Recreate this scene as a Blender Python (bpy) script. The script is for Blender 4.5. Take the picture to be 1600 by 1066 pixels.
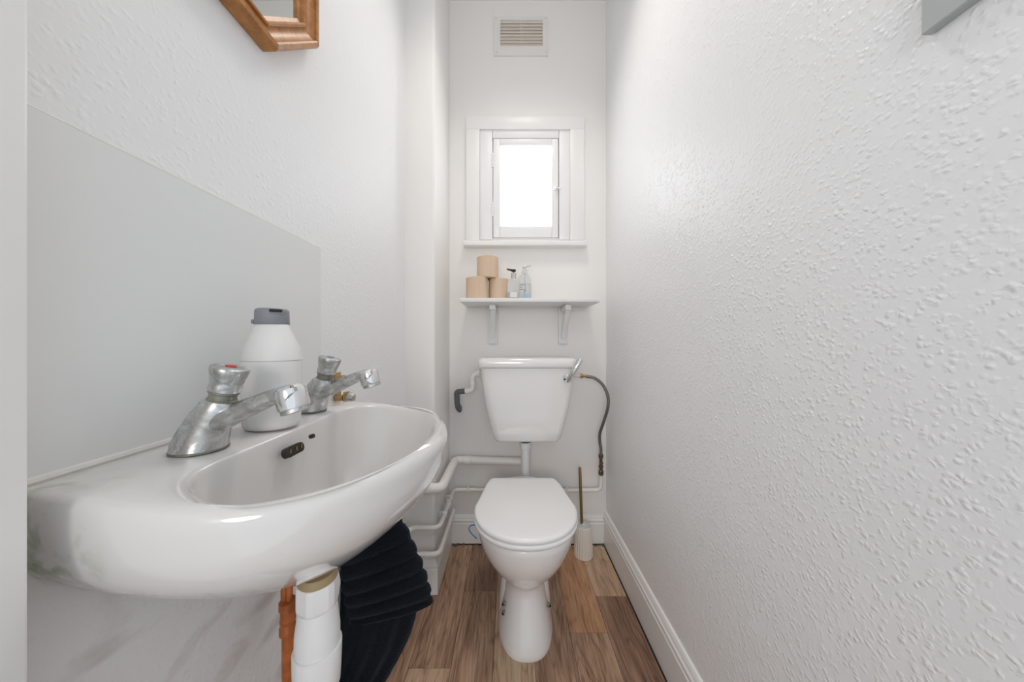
import bpy, bmesh, math, random
from mathutils import Vector, Matrix
random.seed(4)
PI = math.pi
S = bpy.context.scene
for o in list(bpy.data.objects):
    bpy.data.objects.remove(o)
COL = S.collection

# ------------------------------------------------------------------ camera
CAM_H = 1.03
FPX = 480.0                     # focal length in pixels of a 1600 px wide frame
cam = bpy.data.cameras.new('camera')
cam.sensor_width = 36.0
cam.lens = 36.0 * FPX / 1600.0
cam.shift_x = 3.0 / 1600.0
cam.clip_start = 0.01
co = bpy.data.objects.new('camera', cam)
co.location = (0, 0, CAM_H)
co.rotation_euler = (PI / 2, 0, 0)
COL.objects.link(co)
S.camera = co

# ------------------------------------------------------------------ world / light / exposure
W = bpy.data.worlds.new('overcast_sky')
S.world = W
W.use_nodes = True
bg = W.node_tree.nodes['Background']
bg.inputs['Color'].default_value = (0.86, 0.935, 1.0, 1)
bg.inputs['Strength'].default_value = 0.82
S.view_settings.view_transform = 'Standard'
S.view_settings.look = 'None'
S.view_settings.gamma = 1.0
S.view_settings.exposure = 0.26
S.view_settings.use_curve_mapping = False

def area_light(name, loc, rot, sx, sy, power, color):
    l = bpy.data.lights.new(name, 'AREA')
    l.shape = 'RECTANGLE'; l.size = sx; l.size_y = sy
    l.energy = power; l.color = color
    o = bpy.data.objects.new(name, l)
    o.location = loc; o.rotation_euler = rot
    COL.objects.link(o)
    return o
# daylight falling in through the little window
area_light('window_daylight', (0.08, 1.86, 1.90), (math.radians(-86), 0, 0), 0.55, 0.65, 7.0, (0.96, 0.98, 1.0))
# the room's ceiling lamp, above the top of the frame
lamp = area_light('ceiling_lamp', (0.10, 0.92, 2.73), (0, 0, 0), 0.34, 0.34, 2.7, (1.0, 0.93, 0.85))
lamp.data.shape = 'DISK'
lamp.data.spread = math.radians(110)
# added fill light behind the camera, brightens the lower back of the room
rear_fill = area_light('rear_fill_light', (-0.20, -1.8, 1.35), (math.radians(84), 0, math.radians(-8)), 0.8, 0.8, 11.0, (1.0, 0.92, 0.85))
rear_fill.data.shape = 'DISK'

# ------------------------------------------------------------------ room numbers (metres)
XL, XR = -0.43, 0.492           # left wall, right wall
YB = 1.575                      # back wall
ZC = 2.775                      # ceiling
XC, YC = -0.31, 1.26            # boxed-out corner: side face, front face
YN = -0.35                      # where the side walls end, behind the camera

def P(x, y, d):
    """photo pixel (1600x1066) at a known distance d from the camera plane -> metres"""
    return Vector(((x - 797.0) / FPX * d, d, CAM_H - (y - 533.0) / FPX * d))

# ------------------------------------------------------------------ materials
MATS = {}
def nodes(name):
    m = bpy.data.materials.new(name)
    m.use_nodes = True
    nt = m.node_tree
    b = nt.nodes['Principled BSDF']
    MATS[name] = m
    return m, nt, b
def N(nt, t, **kw):
    n = nt.nodes.new(t)
    for k, v in kw.items():
        setattr(n, k, v)
    return n
def sin(n, k, v):
    n.inputs[k].default_value = v

def plain(name, col, rough=0.5, metal=0.0, spec=0.5, bump=0.0, bscale=60.0, var=0.0, coat=0.0, trans=0.0, ior=1.45, bdist=0.002):
    m, nt, b = nodes(name)
    sin(b, 'Base Color', (*col, 1)); sin(b, 'Roughness', rough); sin(b, 'Metallic', metal)
    sin(b, 'Specular IOR Level', spec); sin(b, 'Coat Weight', coat); sin(b, 'Transmission Weight', trans); sin(b, 'IOR', ior)
    tc = N(nt, 'ShaderNodeTexCoord')
    no = N(nt, 'ShaderNodeTexNoise'); sin(no, 'Scale', bscale); sin(no, 'Detail', 4.0)
    nt.links.new(tc.outputs['Object'], no.inputs['Vector'])
    if bump:
        bp = N(nt, 'ShaderNodeBump'); sin(bp, 'Strength', bump); sin(bp, 'Distance', bdist)
        nt.links.new(no.outputs['Fac'], bp.inputs['Height'])
        nt.links.new(bp.outputs['Normal'], b.inputs['Normal'])
    if var:
        mx = N(nt, 'ShaderNodeMixRGB'); sin(mx, 'Color1', (*[c * (1 - var) for c in col], 1)); sin(mx, 'Color2', (*[min(1, c * (1 + var * .6)) for c in col], 1))
        no2 = N(nt, 'ShaderNodeTexNoise'); sin(no2, 'Scale', bscale * 0.3); sin(no2, 'Detail', 6.0)
        nt.links.new(tc.outputs['Object'], no2.inputs['Vector'])
        cr = N(nt, 'ShaderNodeValToRGB'); cr.color_ramp.elements[0].position = .35; cr.color_ramp.elements[1].position = .65
        nt.links.new(no2.outputs['Fac'], cr.inputs['Fac'])
        nt.links.new(cr.outputs['Color'], mx.inputs['Fac'])
        nt.links.new(mx.outputs['Color'], b.inputs['Base Color'])
    return m

def wall_paint(name, col, rough, chip, dist, strength, scale=120.0, spec=0.5, smear=False):
    """painted wall with a lumpy woodchip relief"""
    m, nt, b = nodes(name)
    sin(b, 'Base Color', (*col, 1)); sin(b, 'Roughness', rough); sin(b, 'Specular IOR Level', spec)
    geo = N(nt, 'ShaderNodeNewGeometry')
    n1 = N(nt, 'ShaderNodeTexNoise'); sin(n1, 'Scale', scale); sin(n1, 'Detail', 1.6); sin(n1, 'Roughness', .5); sin(n1, 'Distortion', .15)
    n2 = N(nt, 'ShaderNodeTexNoise'); sin(n2, 'Scale', scale * .22); sin(n2, 'Detail', 2.0)
    for n in (n1, n2):
        nt.links.new(geo.outputs['Position'], n.inputs['Vector'])
    r1 = N(nt, 'ShaderNodeMapRange'); r1.interpolation_type = 'SMOOTHSTEP'
    sin(r1, 'From Min', chip); sin(r1, 'From Max', chip + .38)
    nt.links.new(n1.outputs['Fac'], r1.inputs['Value'])
    mul = N(nt, 'ShaderNodeMath', operation='MULTIPLY')
    r2 = N(nt, 'ShaderNodeMapRange'); sin(r2, 'From Min', .3); sin(r2, 'From Max', .6); sin(r2, 'To Min', .45)
    nt.links.new(n2.outputs['Fac'], r2.inputs['Value'])
    nt.links.new(r1.outputs['Result'], mul.inputs[0]); nt.links.new(r2.outputs['Result'], mul.inputs[1])
    vo = N(nt, 'ShaderNodeTexVoronoi', feature='F1'); sin(vo, 'Scale', scale * 1.15)
    wob = N(nt, 'ShaderNodeVectorMath', operation='MULTIPLY_ADD'); wob.inputs[1].default_value = (.008, .008, .008)
    nt.links.new(n1.outputs['Color'], wob.inputs[0]); nt.links.new(geo.outputs['Position'], wob.inputs[2])
    nt.links.new(wob.outputs[0], vo.inputs['Vector'])
    rv = N(nt, 'ShaderNodeMapRange'); rv.interpolation_type = 'SMOOTHSTEP'; sin(rv, 'From Min', .60); sin(rv, 'From Max', .05); sin(rv, 'To Max', .85)
    nt.links.new(vo.outputs['Distance'], rv.inputs['Value'])
    mv = N(nt, 'ShaderNodeMath', operation='MULTIPLY'); nt.links.new(rv.outputs['Result'], mv.inputs[0]); nt.links.new(mul.outputs[0], mv.inputs[1])
    mul = mv
    add = N(nt, 'ShaderNodeMath', operation='ADD')
    n3 = N(nt, 'ShaderNodeTexNoise'); sin(n3, 'Scale', 7.0); sin(n3, 'Detail', 3.0)
    nt.links.new(geo.outputs['Position'], n3.inputs['Vector'])
    nt.links.new(mul.outputs[0], add.inputs[0]); nt.links.new(n3.outputs['Fac'], add.inputs[1])
    bp = N(nt, 'ShaderNodeBump'); sin(bp, 'Strength', strength); sin(bp, 'Distance', dist)
    nt.links.new(add.outputs[0], bp.inputs['Height'])
    nt.links.new(bp.outputs['Normal'], b.inputs['Normal'])
    if smear:                     # scuffed plaster below the basin
        mp = N(nt, 'ShaderNodeMapping'); sin(mp, 'Rotation', (math.radians(40), 0, 0)); sin(mp, 'Scale', (10, 11, 22))
        nt.links.new(geo.outputs['Position'], mp.inputs['Vector'])
        n4 = N(nt, 'ShaderNodeTexNoise'); sin(n4, 'Scale', .42); sin(n4, 'Detail', 6.0); sin(n4, 'Distortion', 1.4)
        nt.links.new(mp.outputs['Vector'], n4.inputs['Vector'])
        r4 = N(nt, 'ShaderNodeMapRange'); sin(r4, 'From Min', .56); sin(r4, 'From Max', .74)
        nt.links.new(n4.outputs['Fac'], r4.inputs['Value'])
        sx = N(nt, 'ShaderNodeSeparateXYZ'); nt.links.new(geo.outputs['Position'], sx.inputs['Vector'])
        rz = N(nt, 'ShaderNodeMapRange'); sin(rz, 'From Min', .80); sin(rz, 'From Max', .70)
        nt.links.new(sx.outputs['Z'], rz.inputs['Value'])
        mm = N(nt, 'ShaderNodeMath', operation='MULTIPLY')
        nt.links.new(r4.outputs['Result'], mm.inputs[0]); nt.links.new(rz.outputs['Result'], mm.inputs[1])
        mx = N(nt, 'ShaderNodeMixRGB'); sin(mx, 'Color1', (*col, 1)); sin(mx, 'Color2', (.62, .58, .545, 1))
        nt.links.new(mm.outputs[0], mx.inputs['Fac'])
        nt.links.new(mx.outputs['Color'], b.inputs['Base Color'])
    return m

wall_paint('paint_right', (.91, .912, .92), .40, .24, .0050, .34, 100)
wall_paint('paint_left', (.885, .885, .89), .5, .33, .0036, .30, 95, smear=True)
wall_paint('paint_back', (.90, .88, .86), .55, .55, .002, .35, 45)
plain('ceiling_white', (.9, .9, .89), .7)
plain('gloss_wood', (.89, .88, .87), .32, bump=.25, bscale=45, bdist=.0015)
plain('gloss_sash', (.89, .89, .895), .35, bump=.15, bscale=60)
plain('pipe_paint', (.88, .85, .82), .38, bump=.35, bscale=90, bdist=.001)
plain('white_plastic', (.80, .81, .82), .35)
plain('trap_plastic', (.82, .82, .82), .4)
plain('cream_plastic', (.83, .76, .69), .5)
plain('cream_frame', (.84, .82, .80), .5)
plain('seat_plastic', (.90, .90, .905), .22)
plain('porcelain', (.875, .86, .85), .08, coat=.6)
plain('dark_gap', (.035, .03, .028), .9)
plain('dirt', (.10, .09, .08), .95, bump=.8, bscale=200)
plain('rubber', (.02, .02, .02), .5)
plain('grey_plastic', (.12, .125, .13), .45)
plain('cap_grey', (.25, .26, .285), .45)
plain('bottle_white', (.80, .79, .785), .38)
plain('seam_grey', (.5, .5, .5), .5)
plain('panel_acrylic', (.82, .825, .825), .16)
plain('silicone', (.78, .77, .74), .4, bump=.3, bscale=90, var=.08)
plain('copper_red', (.52, .155, .045), .42, metal=.25, bump=.3, bscale=160, bdist=.001, var=.3)
plain('brass_dull', (.55, .36, .16), .32, metal=1.0)
plain('brass_handle', (.30, .195, .07), .35, metal=.9)
plain('dark_brass', (.17, .115, .075), .38, metal=.9, bump=.3, bscale=200)
plain('steel_braid', (.23, .21, .20), .42, metal=.85, bump=.9, bscale=420, bdist=.001)
plain('chrome', (.80, .80, .81), .07, metal=1.0)
plain('stopper_grey', (.5, .5, .48), .3, metal=.6)
plain('red_dot', (.55, .03, .02), .3)
plain('blue_dot', (.16, .24, .36), .3)
plain('blue_plastic', (.05, .24, .55), .35)
plain('grime', (.26, .26, .215), .45, metal=.6, var=.4, bscale=120)
plain('brush_cream', (.80, .75, .69), .5)
plain('washer_tan', (.36, .27, .15), .5)
plain('brush_top', (.62, .64, .62), .5)
plain('roll_paper', (.72, .55, .41), .95, bump=.25, bscale=150, bdist=.001)
plain('roll_core', (.42, .28, .17), .9)
plain('shelf_paint', (.84, .84, .83), .4)
plain('black_plastic', (.025, .025, .027), .3)
plain('silver_plastic', (.6, .6, .62), .25, metal=.8)
plain('clear_plastic', (.93, .96, .97), .06, trans=.92, ior=1.18)
plain('clear_pump', (.9, .9, .9), .2, trans=.35, ior=1.2)
plain('soap_label', (.80, .80, .78), .5)
plain('blue_label', (.35, .55, .68), .5)
plain('ink', (.15, .18, .22), .6)
plain('mirror_glass', (.82, .84, .83), .02, metal=1.0)
plain('grey_board', (.47, .49, .49), .5)
plain('screw_metal', (.4, .4, .4), .4, metal=.9)
plain('bolt_dark', (.16, .15, .14), .4, metal=.8)
def pane_glass():
    m, nt, b = nodes('window_glass')
    out = nt.nodes['Material Output']
    tr = N(nt, 'ShaderNodeBsdfTransparent'); tl = N(nt, 'ShaderNodeBsdfTranslucent'); sin(tl, 'Color', (.95, .97, 1, 1))
    gl = N(nt, 'ShaderNodeBsdfGlossy'); sin(gl, 'Roughness', .15)
    m1 = N(nt, 'ShaderNodeMixShader'); sin(m1, 'Fac', .35); m2 = N(nt, 'ShaderNodeMixShader'); sin(m2, 'Fac', .05)
    nt.links.new(tr.outputs[0], m1.inputs[1]); nt.links.new(tl.outputs[0], m1.inputs[2])
    nt.links.new(m1.outputs[0], m2.inputs[1]); nt.links.new(gl.outputs[0], m2.inputs[2])
    nt.links.new(m2.outputs[0], out.inputs['Surface'])
    nt.nodes.remove(b)
pane_glass()
plain('lamp_glass', (.9, .9, .88), .4)

def tap_chrome():
    m, nt, b = nodes('worn_chrome')
    sin(b, 'Metallic', 1.0)
    tc = N(nt, 'ShaderNodeTexCoord')
    n1 = N(nt, 'ShaderNodeTexNoise'); sin(n1, 'Scale', 45.0); sin(n1, 'Detail', 8.0); sin(n1, 'Roughness', .65); sin(n1, 'Distortion', 1.2)
    nt.links.new(tc.outputs['Object'], n1.inputs['Vector'])
    cr = N(nt, 'ShaderNodeValToRGB')
    cr.color_ramp.elements[0].position = .36; cr.color_ramp.elements[0].color = (.38, .385, .38, 1)
    cr.color_ramp.elements[1].position = .62; cr.color_ramp.elements[1].color = (.72, .73, .74, 1)
    nt.links.new(n1.outputs['Fac'], cr.inputs['Fac'])
    nt.links.new(cr.outputs['Color'], b.inputs['Base Color'])
    rr = N(nt, 'ShaderNodeMapRange'); sin(rr, 'From Min', .35); sin(rr, 'From Max', .65); sin(rr, 'To Min', .5); sin(rr, 'To Max', .18)
    nt.links.new(n1.outputs['Fac'], rr.inputs['Value'])
    nt.links.new(rr.outputs['Result'], b.inputs['Roughness'])
tap_chrome()

def basin_porcelain():
    m, nt, b = nodes('basin_porcelain')
    sin(b, 'Roughness', .09); sin(b, 'Coat Weight', .5)
    geo = N(nt, 'ShaderNodeNewGeometry')
    n1 = N(nt, 'ShaderNodeTexNoise'); sin(n1, 'Scale', 38.0); sin(n1, 'Detail', 6.0); sin(n1, 'Distortion', .3)
    nt.links.new(geo.outputs['Position'], n1.inputs['Vector'])
    # mould: a patch around the corner that touches the door lining
    d = N(nt, 'ShaderNodeVectorMath', operation='SUBTRACT'); d.inputs[1].default_value = (-.405, .268, .845)
    nt.links.new(geo.outputs['Position'], d.inputs[0])
    sc = N(nt, 'ShaderNodeVectorMath', operation='MULTIPLY'); sc.inputs[1].default_value = (1 / .095, 1 / .06, 1 / .085)
    nt.links.new(d.outputs[0], sc.inputs[0])
    ln = N(nt, 'ShaderNodeVectorMath', operation='LENGTH'); nt.links.new(sc.outputs[0], ln.inputs[0])
    r1 = N(nt, 'ShaderNodeMapRange'); sin(r1, 'From Min', 1.0); sin(r1, 'From Max', .25)
    nt.links.new(ln.outputs['Value'], r1.inputs['Value'])
    r2 = N(nt, 'ShaderNodeMapRange'); sin(r2, 'From Min', .45); sin(r2, 'From Max', .66)
    nt.links.new(n1.outputs['Fac'], r2.inputs['Value'])
    mm = N(nt, 'ShaderNodeMath', operation='MULTIPLY'); nt.links.new(r1.outputs[0], mm.inputs[0]); nt.links.new(r2.outputs[0], mm.inputs[1])
    mx = N(nt, 'ShaderNodeMixRGB'); sin(mx, 'Color1', (.72, .705, .69, 1)); sin(mx, 'Color2', (.17, .27, .09, 1))
    nt.links.new(mm.outputs[0], mx.inputs['Fac']); nt.links.new(mx.outputs['Color'], b.inputs['Base Color'])
    rr = N(nt, 'ShaderNodeMapRange'); sin(rr, 'To Min', .09); sin(rr, 'To Max', .25)
    nt.links.new(mm.outputs[0], rr.inputs['Value']); nt.links.new(rr.outputs[0], b.inputs['Roughness'])
basin_porcelain()

def plank_mat(name, dark, mid, light):
    m, nt, b = nodes(name)
    sin(b, 'Roughness', .42)
    geo = N(nt, 'ShaderNodeNewGeometry'); oi = N(nt, 'ShaderNodeObjectInfo')
    cmb = N(nt, 'ShaderNodeCombineXYZ')
    m1 = N(nt, 'ShaderNodeMath', operation='MULTIPLY'); m1.inputs[1].default_value = 37.0
    nt.links.new(oi.outputs['Random'], m1.inputs[0])
    for k in range(3):
        nt.links.new(m1.outputs[0], cmb.inputs[k])
    ad = N(nt, 'ShaderNodeVectorMath', operation='ADD')
    nt.links.new(geo.outputs['Position'], ad.inputs[0]); nt.links.new(cmb.outputs[0], ad.inputs[1])
    mp = N(nt, 'ShaderNodeMapping'); sin(mp, 'Scale', (9.0, 1.5, 1.0)); nt.links.new(ad.outputs[0], mp.inputs['Vector'])
    n1 = N(nt, 'ShaderNodeTexNoise'); sin(n1, 'Scale', 1.0); sin(n1, 'Detail', 2.0); sin(n1, 'Distortion', .3)
    nt.links.new(mp.outputs[0], n1.inputs['Vector'])
    ml = N(nt, 'ShaderNodeMath', operation='MULTIPLY'); ml.inputs[1].default_value = 15.0
    nt.links.new(n1.outputs['Fac'], ml.inputs[0])
    pp = N(nt, 'ShaderNodeMath', operation='PINGPONG'); pp.inputs[1].default_value = .5
    nt.links.new(ml.outputs[0], pp.inputs[0])
    mp2 = N(nt, 'ShaderNodeMapping'); sin(mp2, 'Scale', (170.0, 9.0, 1.0)); nt.links.new(ad.outputs[0], mp2.inputs['Vector'])
    n2 = N(nt, 'ShaderNodeTexNoise'); sin(n2, 'Scale', 1.0); sin(n2, 'Detail', 5.0); sin(n2, 'Roughness', .65)
    nt.links.new(mp2.outputs[0], n2.inputs['Vector'])
    mp3 = N(nt, 'ShaderNodeMapping'); sin(mp3, 'Scale', (22.0, 3.0, 1.0)); nt.links.new(ad.outputs[0], mp3.inputs['Vector'])
    n3 = N(nt, 'ShaderNodeTexNoise'); sin(n3, 'Scale', 1.0); sin(n3, 'Detail', 4.0)
    nt.links.new(mp3.outputs[0], n3.inputs['Vector'])
    a1 = N(nt, 'ShaderNodeMapRange'); a1.interpolation_type = 'SMOOTHSTEP'; sin(a1, 'From Max', .22); sin(a1, 'To Max', .17); nt.links.new(pp.outputs[0], a1.inputs['Value'])
    a2 = N(nt, 'ShaderNodeMath', operation='MULTIPLY_ADD'); a2.inputs[1].default_value = 1.35; nt.links.new(n2.outputs['Fac'], a2.inputs[0]); nt.links.new(a1.outputs[0], a2.inputs[2])
    a3 = N(nt, 'ShaderNodeMath', operation='MULTIPLY_ADD'); a3.inputs[1].default_value = .7; nt.links.new(n3.outputs['Fac'], a3.inputs[0]); nt.links.new(a2.outputs[0], a3.inputs[2])
    cr = N(nt, 'ShaderNodeValToRGB'); e = cr.color_ramp.elements
    e[0].position = .48; e[0].color = (*dark, 1); e[1].position = .92; e[1].color = (*light, 1)
    k = e.new(.68); k.color = (*mid, 1)
    a4 = N(nt, 'ShaderNodeMath', operation='MULTIPLY'); a4.inputs[1].default_value = .6; nt.links.new(a3.outputs[0], a4.inputs[0])
    nt.links.new(a4.outputs[0], cr.inputs['Fac']); nt.links.new(cr.outputs['Color'], b.inputs['Base Color'])
    bp = N(nt, 'ShaderNodeBump'); sin(bp, 'Strength', .25); sin(bp, 'Distance', .0008)
    nt.links.new(n2.outputs['Fac'], bp.inputs['Height']); nt.links.new(bp.outputs['Normal'], b.inputs['Normal'])
plank_mat('plank_brown', (0.142, 0.077, 0.046), (0.348, 0.210, 0.135), (0.542, 0.366, 0.251))
plank_mat('plank_pale', (0.258, 0.156, 0.097), (0.516, 0.342, 0.228), (0.645, 0.504, 0.353))
plank_mat('plank_dark', (0.096, 0.050, 0.032), (0.232, 0.130, 0.082), (0.400, 0.252, 0.171))
plank_mat('plank_tan', (0.219, 0.102, 0.049), (0.464, 0.246, 0.131), (0.619, 0.372, 0.217))

def oak():
    m, nt, b = nodes('oak_frame')
    sin(b, 'Roughness', .38)
    tc = N(nt, 'ShaderNodeTexCoord')
    mp = N(nt, 'ShaderNodeMapping'); sin(mp, 'Scale', (30, 30, 30)); sin(mp, 'Rotation', (0.5, 0, 0)); nt.links.new(tc.outputs['Object'], mp.inputs['Vector'])
    n = N(nt, 'ShaderNodeTexNoise'); sin(n, 'Scale', 2.0); sin(n, 'Detail', 7.0); sin(n, 'Roughness', .7); nt.links.new(mp.outputs[0], n.inputs['Vector'])
    cr = N(nt, 'ShaderNodeValToRGB'); e = cr.color_ramp.elements
    e[0].position = .32; e[0].color = (.31, .115, .026, 1); e[1].position = .68; e[1].color = (.56, .25, .072, 1)
    nt.links.new(n.outputs['Fac'], cr.inputs['Fac']); nt.links.new(cr.outputs['Color'], b.inputs['Base Color'])
oak()

def terry():
    m, nt, b = nodes('navy_terry')
    sin(b, 'Base Color', (.006, .0072, .0095, 1)); sin(b, 'Roughness', 1.0); sin(b, 'Specular IOR Level', .1)
    sin(b, 'Sheen Weight', .12); sin(b, 'Sheen Roughness', .6); sin(b, 'Sheen Tint', (.45, .6, .8, 1))
    tc = N(nt, 'ShaderNodeTexCoord')
    n = N(nt, 'ShaderNodeTexNoise'); sin(n, 'Scale', 420.0); sin(n, 'Detail', 3.0); nt.links.new(tc.outputs['Object'], n.inputs['Vector'])
    bp = N(nt, 'ShaderNodeBump'); sin(bp, 'Strength', 1.0); sin(bp, 'Distance', .003)
    nt.links.new(n.outputs['Fac'], bp.inputs['Height']); nt.links.new(bp.outputs['Normal'], b.inputs['Normal'])
terry()

# ------------------------------------------------------------------ mesh helpers
def tag(o, label=None, cat=None, group=None, kind=None):
    if label: o['label'] = label
    if cat: o['category'] = cat
    if group: o['group'] = group
    if kind: o['kind'] = kind
    return o

def world_origin(o):
    v = Vector((0, 0, 0))
    while o is not None:
        v += Vector(o.location); o = o.parent
    return v

def thing(name, label, cat, loc, group=None):
    o = bpy.data.objects.new(name, None)
    o.empty_display_size = .05
    o.location = loc
    COL.objects.link(o)
    return tag(o, label, cat, group)

def put(name, bm, mat, parent=None, smooth=35, origin=None, recalc=True):
    """link a bmesh given in room coordinates as one object"""
    if recalc:
        bmesh.ops.recalc_face_normals(bm, faces=bm.faces)
    base = world_origin(parent) if parent else Vector(origin or (0, 0, 0))
    bmesh.ops.translate(bm, verts=bm.verts, vec=-base)
    me = bpy.data.meshes.new(name)
    bm.to_mesh(me); bm.free()
    for m in (mat if isinstance(mat, (list, tuple)) else [mat]):
        me.materials.append(MATS[m])
    if smooth:
        for p in me.polygons: p.use_smooth = True
        me.set_sharp_from_angle(angle=math.radians(smooth))
    o = bpy.data.objects.new(name, me)
    COL.objects.link(o)
    if parent: o.parent = parent
    else: o.location = base
    return o

def add_box(bm, lo, hi, bevel=0.0, seg=2):
    r = bmesh.ops.create_cube(bm, size=1.0)
    vs = r['verts']
    for v in vs:
        v.co = Vector([lo[i] + (v.co[i] + .5) * (hi[i] - lo[i]) for i in range(3)])
    if bevel:
        es = list({e for v in vs for e in v.link_edges})
        bmesh.ops.bevel(bm, geom=es, offset=bevel, segments=seg, profile=.5, affect='EDGES')
    return bm
def box(lo, hi, bevel=0.0, seg=2):
    return add_box(bmesh.new(), lo, hi, bevel, seg)

def add_loft(bm, rings, cap0=True, cap1=True, closed=True):
    vr = [[bm.verts.new(p) for p in r] for r in rings]
    n = len(rings[0])
    for a, b in zip(vr, vr[1:]):
        for i in range(n if closed else n - 1):
            j = (i + 1) % n
            bm.faces.new((a[i], a[j], b[j], b[i]))
    if cap0: bm.faces.new(vr[0][::-1])
    if cap1: bm.faces.new(vr[-1])
    return bm
def loft(rings, **k):
    return add_loft(bmesh.new(), rings, **k)

def frame(d):
    d = d.normalized()
    a = Vector((0, 0, 1)) if abs(d.z) < .9 else Vector((1, 0, 0))
    u = d.cross(a).normalized()
    return u, d.cross(u).normalized()

def add_lathe(bm, prof, o, axis=(0, 0, 1), n=32, caps=True):
    """prof: (radius, height along axis)"""
    ax = Vector(axis).normalized(); u, v = frame(ax); o = Vector(o)
    rings = [[o + ax * h + (u * math.cos(2 * PI * i / n) + v * math.sin(2 * PI * i / n)) * max(r, 1e-5) for i in range(n)] for r, h in prof]
    return add_loft(bm, rings, cap0=caps, cap1=caps)
def lathe(prof, o, axis=(0, 0, 1), n=32, caps=True):
    return add_lathe(bmesh.new(), prof, o, axis, n, caps)

def fillet(pts, r, k=6):
    pts = [Vector(p) for p in pts]
    out = [pts[0]]
    for a, b, c in zip(pts, pts[1:], pts[2:]):
        l1, l2 = (a - b).length, (c - b).length
        rr = min(r, l1 * .48, l2 * .48)
        p, q = b + (a - b).normalized() * rr, b + (c - b).normalized() * rr
        for i in range(k + 1):
            t = i / k
            out.append(p * (1 - t) ** 2 + b * 2 * t * (1 - t) + q * t * t)
    out.append(pts[-1])
    return out

def spline(pts, k=8, closed=False):
    pts = [Vector(p) for p in pts]; n = len(pts); out = []
    rng = range(n) if closed else range(n - 1)
    for i in rng:
        if closed: p0, p1, p2, p3 = pts[i - 1], pts[i], pts[(i + 1) % n], pts[(i + 2) % n]
        else: p0, p1, p2, p3 = pts[max(i - 1, 0)], pts[i], pts[i + 1], pts[min(i + 2, n - 1)]
        for j in range(k):
            t = j / k
            out.append(.5 * (2 * p1 + (p2 - p0) * t + (2 * p0 - 5 * p1 + 4 * p2 - p3) * t * t + (3 * p1 - p0 - 3 * p2 + p3) * t ** 3))
    if not closed: out.append(pts[-1])
    return out

def add_tube(bm, path, r, n=16):
    path = [Vector(p) for p in path]
    rad = r if isinstance(r, (list, tuple)) else [r] * len(path)
    tg = []
    for i in range(len(path)):
        a, b = path[max(i - 1, 0)], path[min(i + 1, len(path) - 1)]
        tg.append((b - a).normalized())
    u, v = frame(tg[0]); rings = []
    for p, t, q in zip(path, tg, rad):
        u = (u - t * u.dot(t)).normalized(); v = t.cross(u)
        rings.append([p + (u * math.cos(2 * PI * i / n) + v * math.sin(2 * PI * i / n)) * q for i in range(n)])
    return add_loft(bm, rings)
def tube(path, r, n=16):
    return add_tube(bmesh.new(), path, r, n)

def rrect(cx, cy, hx, hy, r, z, k=5):
    """rounded rectangle ring in the xy plane"""
    out = []
    for sx, sy, a0 in ((1, 1, 0), (-1, 1, 90), (-1, -1, 180), (1, -1, 270)):
        for i in range(k + 1):
            a = math.radians(a0 + 90 * i / k)
            out.append(Vector((cx + sx * (hx - r) + r * math.cos(a), cy + sy * (hy - r) + r * math.sin(a), z)))
    return out

def prism(poly, axis, a, b, bevel=0.0):
    """extrude a 2D polygon along an axis between a and b (other two coords in order)"""
    def mk(p, t):
        if axis == 'x': return Vector((t, p[0], p[1]))
        if axis == 'y': return Vector((p[0], t, p[1]))
        return Vector((p[0], p[1], t))
    bm = loft([[mk(p, a) for p in poly], [mk(p, b) for p in poly]])
    if bevel:
        bmesh.ops.bevel(bm, geom=list(bm.edges), offset=bevel, segments=2, profile=.5, affect='EDGES')
    return bm

def struct(name, bm, mat, parent=None, smooth=35):
    o = put(name, bm, mat, parent, smooth)
    if not parent: o['kind'] = 'structure'
    return o

# ------------------------------------------------------------------ the room
floor = struct('floor', box((-.75, YN, -.06), (.75, YB + .1, -.006)), 'dark_gap')
PW = .133
px0 = -.1875
LN = 1.15
joints = {-2: (1.203, 'plank_brown', 'plank_brown', 'plank_pale'),
          -1: (.967, 'plank_tan', 'plank_pale', 'plank_brown'),
          0: (1.265, 'plank_brown', 'plank_brown', 'plank_dark'),
          1: (.905, 'plank_brown', 'plank_brown', 'plank_pale'),
          2: (.62, 'plank_tan', 'plank_dark', 'plank_brown'),
          3: (1.084, 'plank_dark', 'plank_brown', 'plank_tan'),
          4: (1.240, 'plank_tan', 'plank_dark', 'plank_pale')}
for k, (j, m0, m1, m2) in joints.items():
    x0 = max(px0 + (k - 0) * PW, XL + .004); x1 = min(px0 + (k + 1) * PW, .4705)
    yend = YB - .024
    cuts = [YN + .01, j - LN, j, yend] if j - LN > YN + .05 else [YN + .01, j, yend]
    ms = [m0, m1, m2][-(len(cuts) - 1):]
    for a, b, m in zip(cuts, cuts[1:], ms):
        put('plank', box((x0 + .0004, a + .0004, -.006), (x1 - .0004, b - .0004, 0), .0006, 1), m, floor, smooth=0)

wl = struct('wall_left', box((XL - .1, YN, -.01), (XL, YB + .1, ZC)), 'paint_left')
wr = struct('wall_right', box((XR, YN, -.01), (XR + .1, YB + .1, ZC)), 'paint_right')
struct('ceiling', box((XL - .1, YN, ZC), (XR + .1, YB + .13, ZC + .08)), 'ceiling_white')

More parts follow.
